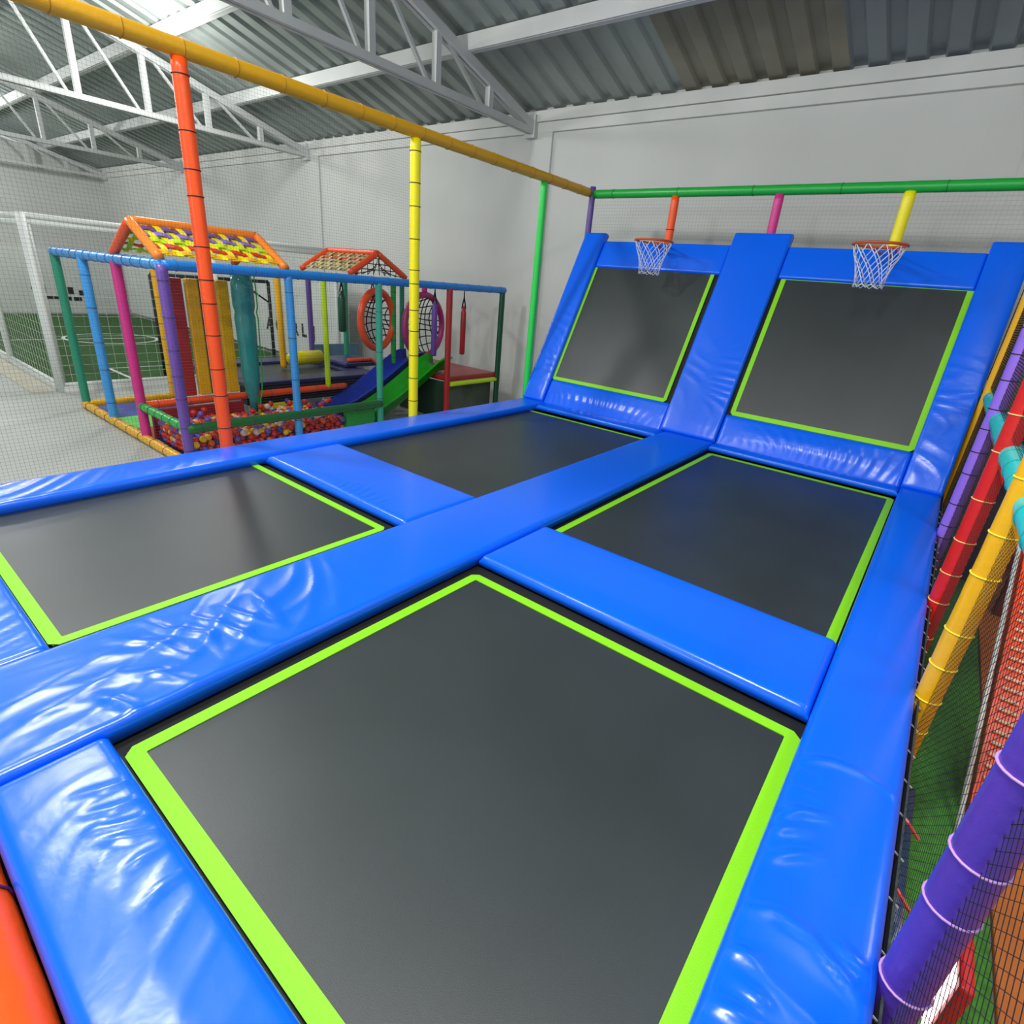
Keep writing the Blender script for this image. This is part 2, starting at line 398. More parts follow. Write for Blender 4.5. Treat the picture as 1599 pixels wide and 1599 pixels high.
pad('short blue cross pad between the two left flat trampolines, creased along its near edge', Flat(TOP-.012), -4.055, -2.375, 2.04, 2.72, .06,
    [(-3.15, 2.13, .55, .11, .25, .065, .008, .3)], group=GP, r=.035)
pad('short blue pad at the lower left in front of the nearest trampoline', Flat(TOP-.008), -1.765, -.022, -.018, .285, .06,
    [(-1.42, .2, .28, .14, .15, .10, .003, -.5), (-1.02, .2, .25, .12, .6, .13, .003)], group=GP, r=.03, step=.012, arcs=ARC_NEAR, amp=.007, sig=.013)
pad('short blue pad at the left picture edge in front of the left flat trampoline', Flat(TOP-.008), -4.055, -2.375, -.018, .29, .06,
    [(-2.6, .2, .3, .14, .3, .1, .006)], group=GP, r=.03)
pad('narrow blue pad along the foot of the left slanted trampoline', FP, -4.06, -2.375, 5.68, 5.93, .06, (), group=GP, r=.03)
pad('narrow blue pad along the foot of the right slanted trampoline', FP, -1.77, -.022, 5.74, 5.93, .06, (), group=GP, r=.03)
# slanted pads
GS = 'slanted blue safety pads'
FQ = Slope(.06)
pad('tall narrow slanted blue pad at the left end below the purple corner post', FQ, -4.46, -4.13, .02, 2.46, .09,
    [(-4.3, .9, .2, .45, .9, .11, .007, .5), (-4.25, .5, .2, .3, 1.2, .1, .006)], group=GS)
pad('wide slanted blue pad between the two slanted trampolines', FQ, -2.42, -1.775, .02, 2.50, .09,
    [(-1.86, .62, .16, .42, 1.25, .085, .009, .6), (-2.25, .8, .14, .35, .9, .14, .005)], group=GS)
pad('tall slanted blue pad at the right end beside the yellow pole', FQ, -.02, .30, .02, 2.46, .09,
    [(.14, .85, .2, .25, 1.2, .14, .009, .7), (.14, .3, .2, .2, .8, .2, .010, .5), (.1, 1.2, .2, .2, 1.3, .14, .005)], group=GS)
FT = Slope(.03)
pad('slanted blue pad across the top of the left slanted trampoline', FT, -4.13, -2.42, 1.985, 2.36, .08, (), group=GS, r=.025)
pad('slanted blue pad across the top of the right slanted trampoline', FT, -1.775, -.02, 1.985, 2.36, .08,
    [(-.5, 2.07, .5, .06, .2, .08, .004)], group=GS, r=.025)
pad('slanted blue pad across the bottom of the left slanted trampoline, creased and shining', FT, -4.13, -2.42, -.02, .36, .08,
    [(-3.35, .2, .75, .2, .35, .1, .009, .4)], group=GS, r=.04, puff=.03)
pad('slanted blue pad across the bottom of the right slanted trampoline, creased and shining', FT, -1.775, -.02, -.02, .37, .08,
    [(-.7, .2, .8, .2, .35, .09, .010, .4)], group=GS, r=.04, puff=.03)
# carcass behind the slope
bm = NB(); FB = Slope(-.12)
for x in (-4.40, -2.2, .2):
    for s0, s1 in ((0, 2.4),): bar(bm, FB(x, s0+.05, 0), FB(x, s1, 0), .06)
    bar(bm, (x, 7.12, 0), (x, 7.12, 2.85), .06)
for s in (.15, 2.3): bar(bm, FB(-4.4, s, 0), FB(.2, s, 0), .06)
tag(obj('slope_frame', bm, DARK), 'dark steel frame propping up the slanted trampolines from behind', 'frame')

# ------------------------------------------------------------------ cage poles, beams, hoops, nets
GC = 'padded poles of the trampoline cage'
PX = -4.50
pole('padded_pole', 'tall orange padded pole with black ties behind the left edge pad', (PX, 1.95, 0), (PX, 1.95, 3.43), 'orange', .05, tv(11, .26, .99, 3), TIEK, GC)
pole('padded_pole', 'tall bright yellow padded pole with black ties in mid picture', (PX, 3.97, 0), (PX, 3.97, 3.43), 'yellow', .05, tv(11, .25, .99, 5), TIEK, GC)
pole('padded_pole', 'tall bright green padded pole left of the slanted trampolines', (PX, 6.02, 0), (PX, 6.02, 3.43), 'bgreen', .045, None, None, GC)
pole('padded_pole', 'thin purple corner post where the amber and green beams meet', (-4.47, 7.09, 0), (-4.47, 7.09, 3.56), 'corner', .042, None, None, GC)
t = pole('padded_beam', 'long amber yellow padded beam overhead, running toward the slanted trampolines', (PX, -1.2, 3.485), (PX, 7.05, 3.485), 'amber', .055, [i/24+.01 for i in range(1, 24)], mat('tie_amber', (168, 120, 30), rough=.5), cat='padded beam')
pole('padded_beam', 'long green padded beam above the slanted trampolines and hoops', (-4.44, 7.09, 3.47), (1.6, 7.09, 3.47), 'green', .052, [.05, .2, .35, .5, .65, .8], mat('tie_green', (20, 120, 50), rough=.5), cat='padded beam')
pole('padded_pole', 'short orange post rising behind the left basketball hoop', (-3.26, 7.09, 2.6), (-3.26, 7.09, 3.43), 'orange', .05, [.55], TIEK, GC)
pole('padded_pole', 'short pink post above the middle slanted pad', (-2.03, 7.09, 2.6), (-2.03, 7.09, 3.43), 'pink', .05, None, None, GC)
pole('padded_pole', 'short yellow post rising behind the right basketball hoop', (-.80, 7.09, 2.6), (-.80, 7.09, 3.43), 'yellow', .055, None, None, GC)
pole('padded_beam', 'fat orange padded roll at the lower left picture corner', (-2.6, -.128, .755), (.2, -.128, .755), 'orange', .105, [.42, .62], mat('tie_grape', (90, 40, 110), rough=.5), cat='padded beam')
def hoop(cx, cy, z, px, label, R_=.215):
    t = thing('basketball_hoop', label, 'basketball hoop', (cx, cy, z), 'basketball hoops')
    om = mat('hoop_orange', (196, 84, 30), rough=.4)
    rim = obj('rim', tube(NB(), [(cx+R_*math.cos(a), cy+R_*math.sin(a), z) for a in (2*PI*k/36 for k in range(36))], .012, 8, closed=True), om, t, True)
    bm = NB()
    for s in (-1, 1): tube(bm, [(cx+s*R_*.5, cy+R_*.88, z), (px+s*.05, 7.03, z-.01)], .01, 6)
    box(bm, px-.07, px+.07, 7.02, 7.045, z-.12, z+.06)
    for s in (-1, 1): tube(bm, [(cx+s*.05, cy+R_, z-.005), (px+s*.05, 7.02, z-.10)], .008, 6)
    obj('bracket', bm, om, t)
    bm = NB(); n = 10; lv = [(R_, 0), (R_*.86, .09), (R_*.70, .17), (R_*.60, .25), (R_*.56, .33)]
    for k in range(n):
        for s in (1, -1):
            pts = [(cx+r*math.cos(2*PI*(k+s*.5*i)/n), cy+r*math.sin(2*PI*(k+s*.5*i)/n), z-dz) for i, (r, dz) in enumerate(lv)]
            tube(bm, pts, .0042, 5)
    for k in range(n):
        a = 2*PI*(k+0)/n; b = 2*PI*(k+1)/n
        r = lv[-1][0]; zz = z-lv[-1][1]
        tube(bm, [(cx+r*math.cos(a), cy+r*math.sin(a), zz), (cx+r*math.cos((a+b)/2), cy+r*math.sin((a+b)/2), zz-.03), (cx+r*math.cos(b), cy+r*math.sin(b), zz)], .0042, 5)
    obj('net', bm, mat('net_white', (222, 226, 240), rough=.6), rim, True)
hoop(-3.13, 6.42, 2.86, -3.26, 'basketball hoop with white net on the orange post at left')
hoop(-.80, 6.15, 2.86, -.80, 'basketball hoop with white net on the yellow post at right')
bm = netgrid((PX+.02, -1.1, TOP-.02), (0, 5.0, 0), (0, 0, 2.60), 222, 115, .00055)
tag(obj('safety_net', bm, NETM), 'fine dark safety net hanging between the amber beam and the left edge pad', 'net')
bm = netgrid((-4.42, 7.10, 2.80), (4.7, 0, 0), (0, 0, .62), 118, 16, .0008)
tag(obj('safety_net', bm, mat('net_faint', (150, 152, 150), rough=.8)), 'faint grey net between the green beam and the top of the slanted pads', 'net')

# ------------------------------------------------------------------ play structure on the right
GR = 'padded poles right of the trampolines'
RX = .342
pole('padded_pole', 'thin yellow padded pole beside the right slanted pad', (.338, 6.32, 0), (.338, 6.32, 3.4), 'gold', .034, None, None, GR)
pole('padded_pole', 'violet padded pole with dark ties between the thin yellow and the red pole', (RX, 4.86, 0), (RX, 4.86, 3.4), 'violet', .046, tv(17, .15, .99, 2), TIEK, GR)
pole('padded_pole', 'red padded pole with pale ties right of the far flat trampoline', (RX, 3.54, 0), (RX, 3.54, 3.4), 'red', .046, tv(15, .1, .99, 4), TIEW, GR)
pole('padded_pole', 'thick yellow padded pole with pale ties beyond the pad joint', (RX, 2.53, 0), (RX, 2.53, 3.4), 'gold', .045, tv(16, .1, .99, 6), mat('tie_lemon', (255, 236, 60), rough=.4), GR)
pole('padded_pole', 'purple padded pole at the lower right, nearest the camera', (RX+.003, 1.21, 0), (RX+.003, 1.21, 3.4), 'deep', .05, tv(14, .1, .99, 8), mat('tie_lilac', (196, 150, 220), rough=.4), GR)
pole('padded_beam', 'turquoise padded rail running behind the violet and red poles', (.372, .3, 1.69), (.372, 7.0, 1.69), 'cyan', .05, [i/26 for i in range(1, 26)], mat('tie_teal', (30, 160, 160), rough=.5), cat='padded beam')
tag(obj('safety_net', netdiamond((.343, .1, .42), (0, 7.2, 0), (0, 0, 1.2), .036, .0008), NETB), 'black diamond mesh net stretched along the row of poles below the turquoise rail', 'net')
tag(obj('safety_net', netdiamond((.343, .1, 1.77), (0, 7.2, 0), (0, 0, 1.6), .036, .0008), NETB), 'black diamond mesh net stretched along the row of poles above the turquoise rail', 'net')
# black netting lashed to the platform edge
bm = NB()
q_ = [bm.verts.new((x, y, z)) for y in (-.9, 6.9) for x, z in ((.312, .80), (.318, .80), (.345, .34), (.339, .34))]
for f in ((0, 1, 2, 3), (7, 6, 5, 4), (0, 4, 5, 1), (1, 5, 6, 2), (2, 6, 7, 3), (3, 7, 4, 0)): bm.faces.new([q_[i] for i in f])
t = thing('edge_netting', 'black netting strip lashed to the right edge of the platform', 'netting', (.32, 3, .1))
obj('fabric', bm, mat('netting_cloth', (62, 70, 68), rough=.9, mottle=.5, mscale=60), t)
for k in range(30):
    y = .6+k*.17
    obj('lashing', bar(NB(), (.296, y, TOP-.03), (.33, y+.01, TOP-.06), .004), mat('lash_white', (210, 214, 220), rough=.5), t)
for y in (1.56, 1.86):
    obj('lashing', bar(NB(), (.33, y, TOP-.10), (.38, y-.03, TOP-.13), .008), mat('lash_red', (236, 92, 92), rough=.5), t)
# floor of the play area
tag(obj('floor_mat', rbox(.46, .80, 1.2, 7.5, 0, .03, .008), mat('green_turf_mat', (80, 165, 60), rough=.85, mottle=.35, mscale=30, bump=(120, .4))), 'green floor mat seen through the net on the right', 'floor mat')
tag(obj('floor_mat', rbox(.81, 3.4, .2, 7.5, 0, .03, .008), mat('tan_mat', (226, 140, 66), rough=.6, mottle=.12, mscale=4)), 'tan orange floor mat at the right picture edge', 'floor mat')
tag(obj('foam_block', rbox(.40, .47, 1.9, 2.7, .03, .24, .02), vinyl('slate', (36, 84, 130)), None, True), 'dull blue foam block behind the foot of the thick yellow pole', 'foam block')
# inclined climbing ramp with white rungs
t = thing('climbing_ramp', 'steep orange padded ramp with pale rungs on the right', 'climbing ramp', (.8, 2.9, 0))
r0 = Vector((.715, 2.80, -.10)); r1 = Vector((.715, 4.75, 1.12)); nv = Vector((0, -.53, .848))
bm = NB(); bar(bm, r0+Vector((.085, 0, .05)), r1+Vector((.085, 0, .05)), .17, .1)
obj('ramp_board', bm, V('brick'), t)
for k in range(34):
    p = r0.lerp(r1, (k+.6)/35)+nv*.06+Vector((0, 0, .05))
    obj('rung', tube(NB(), [p+Vector((.025, 0, 0)), p+Vector((.105, 0, 0))], .009, 6), mat('rung_cream', (255, 226, 190), rough=.4), t)
tag(obj('white_rope', tube(NB(), [r0+Vector((-.03, -.1, .08)), r0.lerp(r1, .4)+Vector((-.03, 0, .1)), r1+Vector((-.03, 0, .1))], .012, 8), WHITE, None, True), 'white rope along the left side of the orange ramp', 'rope')
pole('padded_beam', 'low orange padded rail at the foot of the tan wall', (1.12, 1.0, .10), (1.12, 7.4, .10), 'orange', .05, None, None, cat='padded beam')
tag(obj('wall_panel', rbox(2.2, 2.3, 1.5, 7.6, 0, 2.6, .02), mat('tan_panel', (196, 122, 62), rough=.55, mottle=.15, mscale=2)), 'tan padded wall panel beyond the climbing ramp', 'wall panel')
tag(obj('wall_panel', rbox(.9, 2.1, 5.6, 5.68, .03, 2.3, .02), mat('maroon_panel', (120, 44, 36), rough=.5)), 'dark maroon padded panel behind the turquoise rail', 'wall panel')
tag(obj('wall_panel', rbox(.56, .9, 6.2, 6.26, .03, 2.2, .02), mat('plum_panel', (52, 40, 62), rough=.6)), 'dark plum padded panel behind the violet pole', 'wall panel')
# lit sign
t = thing('light_sign', 'glowing red and white light sign low behind the net at the lower right', 'light sign', (.66, 1.9, 0))
obj('case', rbox(.60, .64, 1.72, 2.06, .03, .36, .01), mat('sign_red', (226, 40, 44), rough=.4), t)
obj('lit_panel', rbox(.588, .602, 1.75, 1.99, .05, .33, .004), mat('sign_white', (255, 236, 236), rough=.4, emit=((255, 226, 226), 2.2)), t)
obj('lit_edge', rbox(.586, .600, 2.0, 2.045, .05, .33, .004), mat('sign_glow', (255, 50, 60), rough=.4, emit=((255, 40, 60), 2.0)), t)
tag(obj('red_lamp', sph(NB(), (.60, 2.16, .07), .035), mat('lamp_red', (255, 60, 60), emit=((255, 50, 60), 1.5)), None, True), 'small glowing red lamp left of the light sign', 'lamp')

# ------------------------------------------------------------------ toddler playground on the left
X0, X1, X2 = -6.45, -7.70, -9.95       # front, middle and back rows
Y0, Y1, Y2, Y3, Y4 = 2.38, 3.73, 5.05, 6.42, 7.70
GB = 'padded posts of the toddler playground'
ZB = 2.14
def post(label, x, y, z0, z1, col, r=.047, n=0, seed=1):
    return pole('padded_post', label, (x, y, z0), (x, y, z1), col, r, tv(n, .05, .97, seed) if n else None, mat('tie_dim', (60, 60, 90), rough=.6), GB, cat='padded post')
post('teal green corner post, leftmost post of the playground', X2, Y0, .05, ZB, 'jade', .055)
post('light blue post second from the left end of the playground', -8.83, Y0, .05, ZB, 'sky', .055, 5, 3)
post('pink post at the left end of the ball pit', X1, Y0, .05, ZB, 'pink', .055)
post('purple post at the near corner of the ball pit', X0, Y0, 0, ZB, 'purple', .055, 7, 4)
post('blue post in the middle of the ball pit front', X0, Y1, 0, ZB, 'sky', .047, 4, 5)
post('teal post in front of the slides', X0, Y2, 0, ZB, 'teal', .047, 3, 6)
post('dark red post at the left front of the red platform', X0, Y3, 0, ZB, 'darkred', .05)
post('dark green post at the right end of the playground', X0, Y4, 0, ZB, 'dgreen', .05)
post('amber yellow post behind the purple post, at the back row', X2, 3.57, .05, ZB, 'gold', .055, 6, 7)
post('amber post standing on the toddler trampoline pad, behind the blue post', -8.9, 4.95, .60, ZB, 'gold', .05)
post('dark purple post behind the yellow foam roll', X2, 6.15, 0, ZB, 'corner', .05)
post('lime yellow post on the orange rail left of the slides', X1, 5.01, .47, ZB, 'lime', .042)
post('dim teal post between the lime post and the orange ring', X2, 6.95, 0, ZB, 'jade', .055)
post('mid green post just left of the purple ring, beside the top of the slides', X1, 6.33, .74, ZB, 'green', .045, 6, 8)
post('darker green post right behind the mid green post', X1-.05, 6.56, .74, ZB, 'jade', .042)
def rail(label, p0, p1, col, r=.05, ties=0):
    return pole('padded_rail', label, p0, p1, col, r, [(i+.5)/ties for i in range(ties)] if ties else None, mat('tie_rail', (30, 100, 170), rough=.5) if col in ('sky', 'blue') else mat('tie_dim', (60, 60, 90), rough=.6), 'padded rails of the toddler playground', cat='padded rail')
rail('long blue top rail along the front of the playground', (X0, Y0, ZB), (X0, Y4+.05, ZB), 'blue', .052, 20)
rail('blue top rail along the left end of the playground', (X0, Y0, ZB), (X2-.05, Y0, ZB), 'sky', .055, 14)
rail('blue top rail along the hidden middle row', (X1, Y2, ZB), (X1, Y4, ZB), 'blue', .04)
rail('yellow floor rail along the left end of the playground', (X2, Y0-.02, .055), (X0, Y0-.02, .055), 'gold', .055, 9)
rail('yellow floor rail along the back at the left corner', (X2, Y0, .06), (X2, 3.6, .06), 'gold', .055)
rail('orange rail along the back of the ball pit', (X1-.02, Y0, .47), (X1-.02, 5.35, .47), 'brick', .05, 8)
rail('dark green front rail of the ball pit', (X0+.02, Y0, .455), (X0+.02, Y2, .455), 'rail', .055, 9)
rail('mid green end rail of the ball pit between the pink and purple posts', (X1, Y0, .47), (X0, Y0, .47), 'green', .05, 6)
rail('dim blue inner top rail carrying the hanging bags over the platform', (-7.1, Y2, 2.13), (-7.1, Y4, 2.13), 'blue', .03)
rail('dim blue back top rail carrying the green and orange bags', (-8.6, Y2, 2.12), (-8.6, Y4, 2.12), 'blue', .03)
rail('lime rail under the front edge of the red platform', (X0+.01, Y3+.05, .62), (X0+.01, Y4-.05, .62), 'lime', .04)
rail('short orange rail at the back beyond the slides', (-8.5, 5.95, .735), (-8.5, 6.45, .735), 'brick', .035)
# gable roofs
def straps(pa, pb, pc, pd, n, m, cols, t, w1, w2):
    """woven straps over the quad pa-pb (one side) pd-pc (opposite side)"""
    pa, pb, pc, pd = map(Vector, (pa, pb, pc, pd)); nrm = (pb-pa).cross(pd-pa).normalized()
    def q(u, v): return pa.lerp(pb, u).lerp(pd.lerp(pc, u), v)
    def ribbon(pts, side, w):
        bm = NB(); A = []
        for p, s in zip(pts, side): A.append([bm.verts.new(p+s*(w/2)+nrm*.004), bm.verts.new(p-s*(w/2)+nrm*.004), bm.verts.new(p-s*(w/2)-nrm*.004), bm.verts.new(p+s*(w/2)-nrm*.004)])
        for i in range(len(A)-1):
            for k in range(4): bm.faces.new((A[i][k], A[i][(k+1) % 4], A[i+1][(k+1) % 4], A[i+1][k]))
        return bm
    du = (pb-pa).normalized(); dv = (pd-pa).normalized()
    for i in range(n):
        u = (i+.5)/n; K = 2*m
        pts = [q(u, k/K)+nrm*(.010*(1 if ((k//2+i) % 2) else -1) if 0 < k < K else 0) for k in range(K+1)]
        obj('strap', ribbon(pts, [du]*(K+1), w1), V(cols[0]), t)
    for j in range(m):
        v = (j+.5)/m; K = 2*n
        pts = [q(k/K, v)+nrm*(.010*(-1 if ((k//2+j) % 2) else 1) if 0 < k < K else 0) for k in range(K+1)]
        obj('strap', ribbon(pts, [dv]*(K+1), w2), V(cols[1+j % (len(cols)-1)]), t)
t = thing('house_roof', 'bright orange gable roof frame woven with coloured straps above the ball pit', 'play roof', ((X0+X1)/2, 3.0, ZB))
zb = ZB+.06; xa = (X0+X1)/2; zap = 2.53; ye = 3.71
for (a, b) in (((X0, Y0, zb), (xa, Y0, zap)), ((X1, Y0, zb), (xa, Y0, zap)), ((X0, ye, zb), (xa, ye, zap)), ((X1, ye, zb), (xa, ye, zap)), ((xa, Y0, zap), (xa, ye, zap))):
    obj('frame_tube', sleeve(a, b, .048), V('tangerine') if a[0] != X1 else V('orange'), t, True)
straps((X0-.04, Y0+.05, zb+.03), (X0-.04, ye-.05, zb+.03), (xa+.04, ye-.05, zap-.03), (xa+.04, Y0+.05, zap-.03), 11, 5, ['yellow', 'gold', 'red', 'lime', 'violet', 'purple'], t, .06, .075)
straps((X1+.04, Y0+.05, zb+.03), (X1+.04, ye-.05, zb+.03), (xa-.04, ye-.05, zap-.03), (xa-.04, Y0+.05, zap-.03), 10, 5, ['lime', 'lime', 'red', 'yellow', 'green', 'purple'], t, .05, .05)
t = thing('house_roof', 'darker orange gable roof frame above the rings, filled with tan straps and netting', 'play roof', (-8, 5.87, ZB))
fx, bx = -7.45, -8.75; ya, yb, ym = 5.30, 6.38, 5.82; zt2 = 2.52
for (a, b) in (((fx, ya, zb), (fx, ym, zt2)), ((fx, yb, zb), (fx, ym, zt2)), ((bx, ya, zb), (bx, ym, zt2)), ((bx, yb, zb), (bx, ym, zt2)), ((fx, ym, zt2), (bx, ym, zt2))):
    obj('frame_tube', sleeve(a, b, .045), V('brick'), t, True)
MC['vinyl_tan'] = mat('vinyl_tanstrap', (176, 146, 84), rough=.6); MC['vinyl_cream'] = mat('vinyl_creamstrap', (206, 190, 130), rough=.6)
COL['tan'] = (176, 146, 84); COL['cream'] = (206, 190, 130)
straps((fx-.04, ya+.03, zb+.02), (bx+.04, ya+.03, zb+.02), (bx+.04, ym-.03, zt2-.03), (fx-.04, ym-.03, zt2-.03), 10, 5, ['cream', 'tan', 'cream', 'tan', 'brick'], t, .05, .05)
bm = NB()
for k in range(9):
    y = ya+.1+k*.11; zz = zb+(zt2-zb)*(1-abs(y-ym)/(ym-ya+.02))
    lineseg(bm, (fx+.01, y, zb), (fx+.01, y, max(zb+.02, zz)), .008)
    lineseg(bm, (fx+.01, y, zb), (fx+.01, y+(ym-y)*.9, zb+(zt2-zb)*.8*(1-abs(y-ym)/.6)), .007)
for k in range(1, 4):
    z = zb+(zt2-zb)*k/4; hw = (ym-ya)*(1-k/4); lineseg(bm, (fx+.01, ym-hw, z), (fx+.01, ym+hw, z), .008)
obj('gable_net', bm, NETB, t)
# floor mats in the left bay
for i, (a, b, c, rgb, nm) in enumerate(((-9.85, -9.02, 'blue', (70, 84, 176), 'blue'), (-9.0, -8.3, 'green', (110, 220, 100), 'light green'), (-8.28, -7.72, 'red', (190, 70, 50), 'red'))):
    tag(obj('floor_mat', rbox(a, b, Y0+.05, 3.6, .0, .04, .008), mat('bay_mat_'+c, rgb, rough=.6)), nm+' floor mat in the left bay of the playground', 'floor mat')
tag(obj('foam_pad', rbox(X1-.06, X1-.01, Y0+.1, 3.65, .03, .40, .015), V('darkred')), 'dark red pad below the orange rail at the left end of the ball pit', 'foam pad')
# hanging foam slabs
for y, c, lab in ((2.98, 'darkred', 'dark red hanging foam slab behind the purple post'), (3.17, 'gold', 'amber hanging foam slab beside the dark red one'), (3.32, 'dgreen', 'dark green hanging foam slab hidden behind the orange pole'), (3.54, 'gold', 'amber hanging foam slab right of the orange pole')):
    tag(obj('foam_slab', rbox(X1-.10, X1-.02, y-.075, y+.075, .53, 1.98, .015), V(c)), lab, 'foam slab', 'hanging foam slabs')
# teal clear tube
cl = mat('clear_teal', (40, 150, 150), rough=.15, spec=.7, alpha=.88)
t = thing('inflatable_column', 'shiny translucent teal column standing in the ball pit', 'column', (-7.45, 3.66, .3))
prf = [(.30, .05), (.48, .055), (.56, .085), (.8, .11), (1.2, .12), (1.55, .13), (1.62, .115), (1.7, .135), (1.95, .135), (2.08, .12)]
obj('body', tube(NB(), [(-7.45, 3.66, z) for z, r in prf], [r for z, r in prf], 20), cl, t, True)
obj('seam', tube(NB(), [(-7.45+.1, 3.66+r*.95, z) for z, r in prf], .008, 6), V('green'), t, True)
post('thin green post touching the teal column', X1, 3.86, .3, ZB, 'green', .028)
# ball pit panels
t = thing('ball_pit_panel', 'low blue floor pad on the floor of the ball pit', 'floor pad', (X0, 3.7, 0))
obj('base', rbox(X1+.05, X0-.06, Y0+.07, 5.6, 0, .05, .01), V('navy'), t)
tag(obj('safety_net', netgrid((X0-.005, Y0+.06, .04), (0, 2.9, 0), (0, 0, .37), 58, 8, .0009), NETM), 'net wall below the green front rail holding the balls in', 'net')
# balls
bc = [('red', (206, 40, 30)), ('red', (206, 40, 30)), ('orange', (240, 96, 30)), ('yellow', (250, 196, 30)), ('blue', (40, 56, 170)), ('purple', (112, 84, 178)), ('red', (190, 34, 36)), ('white', (226, 200, 190))]
ballmesh = {}
def ball_me(c, rgb):
    if c not in ballmesh:
        bm = NB(); bmesh.ops.create_uvsphere(bm, u_segments=14, v_segments=9, radius=.04)
        me = bpy.data.meshes.new('ball'); bm.to_mesh(me); bm.free()
        for p in me.polygons: p.use_smooth = True
        me.materials.append(mat('ball_'+c, rgb, rough=.3, spec=.5)); ballmesh[c] = me
    return ballmesh[c]
rb = random.Random(11); P_ = []
sp = .078
ny = int(2.85/sp); nx = int(1.02/sp)
for lz in range(4):
    z = .09+lz*.066
    for iy in range(ny):
        for ix in range(nx):
            x = X0-.085-ix*sp-(.039 if (iy+lz) % 2 else 0); y = Y0+.12+iy*sp
            if lz < 3 and ix > 1 and iy > 1: continue
            if y > 4.5: continue
            if (x+7.45)**2+(y-3.66)**2 < .02: continue
            P_.append((x+rb.uniform(-.008, .008), y+rb.uniform(-.008, .008), z+rb.uniform(-.006, .006)+(.012*math.sin(x*7)+.012*math.sin(y*5) if lz == 3 else 0), lz))
for k in range(26):
    P_.append((X0-.15-rb.random()*.95, Y0+.2+rb.random()*2.2, .36+rb.random()*.02, 5))
def score(p):     # nearest to the camera and not behind the tall edge pad
    d = math.sqrt(p[0]**2+p[1]**2+(2.26-p[2])**2)
    s = TOP+(2.26-TOP)*0
    k = 4.44/-p[0]; zl = 2.26-(2.26-p[2])*k     # height where the sight line crosses the pad edge
    return d+(0 if zl > .80 else 30)-(1.5 if p[3] >= 3 else 0)+(.0 if p[3] >= 3 or p[0] > X0-.13 or p[1] < Y0+.2 else 6)
P_.sort(key=score)
BALLL = dict(red='red plastic ball lying in the ball pit', orange='orange plastic ball lying in the ball pit', yellow='yellow plastic ball lying in the ball pit', blue='dark blue plastic ball lying in the ball pit', purple='purple plastic ball lying in the ball pit', white='pale pinkish plastic ball lying in the ball pit')
restbm = NB(); restm = []
for i, p in enumerate(P_):
    c, rgb = bc[rb.randrange(len(bc))]
    if p[3] < 3 and rb.random() < .45: c, rgb = bc[0]
    if i < 300:
        o = bpy.data.objects.new('ball', ball_me(c, rgb)); C.objects.link(o); o.location = p[:3]
        tag(o, BALLL[c], 'ball', c+' balls in the ball pit')
    else:
        k = len(restbm.faces); sph(restbm, p[:3], .04, 10, 7); restbm.faces.ensure_lookup_table()
        ball_me(c, rgb)
        mm = MC['ball_'+c]
        if mm not in restm: restm.append(mm)
        idx = restm.index(mm)
        for f in restbm.faces[k:]: f.material_index = idx; f.smooth = True
if restm:
    o = obj('ball_fill', restbm, restm, None, True); tag(o, 'remaining coloured balls filling the ball pit', 'balls', None, 'stuff')
# slides
def slide(label, x, ys, col, w=.46):
    prof = [(-w/2-.03, .20), (-w/2, .21), (-w/2+.02, .06), (-w/2+.09, 0), (0, -.01), (w/2-.09, 0), (w/2-.02, .06), (w/2, .21), (w/2+.03, .20)]
    bm = NB(); rows = []
    for (y, z) in ys:
        top = [bm.verts.new((x+a, y, z+b)) for a, b in prof]; bot = [bm.verts.new((x+a, y, z+b-.018)) for a, b in prof]
        rows.append((top, bot))
    for i in range(len(rows)-1):
        for k in range(len(prof)-1):
            bm.faces.new((rows[i][0][k], rows[i][0][k+1], rows[i+1][0][k+1], rows[i+1][0][k]))
            bm.faces.new((rows[i][1][k], rows[i+1][1][k], rows[i+1][1][k+1], rows[i][1][k+1]))
        for k in (0, -1): bm.faces.new((rows[i][0][k], rows[i+1][0][k], rows[i+1][1][k], rows[i][1][k]))
    for rr in (rows[0], rows[-1]):
        for k in range(len(prof)-1): bm.faces.new((rr[0][k], rr[0][k+1], rr[1][k+1], rr[1][k]))
    return tag(obj('slide', bm, mat('slide_'+col[0], col[1], rough=.3, spec=.5), None, True), label, 'slide', 'playground slides')
cur = [(6.62, .79), (6.45, .78), (6.3, .72), (6.1, .60), (5.8, .42), (5.5, .25), (5.2, .11), (4.95, .04), (4.78, .02)]
slide('green plastic slide running down into the ball pit in front of the blue one', -6.95, [(y+.15, z+.02) for y, z in cur], ('green', (18, 158, 16)))
slide('blue plastic slide running down into the ball pit behind the green one', -7.48, [(y, z+.03) for y, z in cur], ('blue', (16, 52, 176)))
# platform
tag(obj('foam_block', rbox(X0-.14, X0-.05, 4.5, 5.0, .05, .40, .02), V('green')), 'bright green foam block at the end of the ball pit below the slides', 'foam block')
t = thing('play_platform', 'red padded platform at the right end of the playground', 'platform', ((X0+X1)/2, (Y3+Y4)/2, 0))
obj('deck_pad', rbox(X1-.9, X0-.0, Y3+.03, Y4-.02, .655, .74, .025), V('darkred'), t)
obj('side_panel', rbox(X1+.05, X0-.10, Y3-.0, Y3+.03, 0.02, .65, .008), mat('panel_moss', (26, 58, 40), rough=.7), t)
obj('front_panel', rbox(X0-.12, X0-.09, Y3+.04, Y4-.06, 0.02, .56, .01), mat('panel_grey', (92, 104, 92), rough=.8, mottle=.4, mscale=3), t)
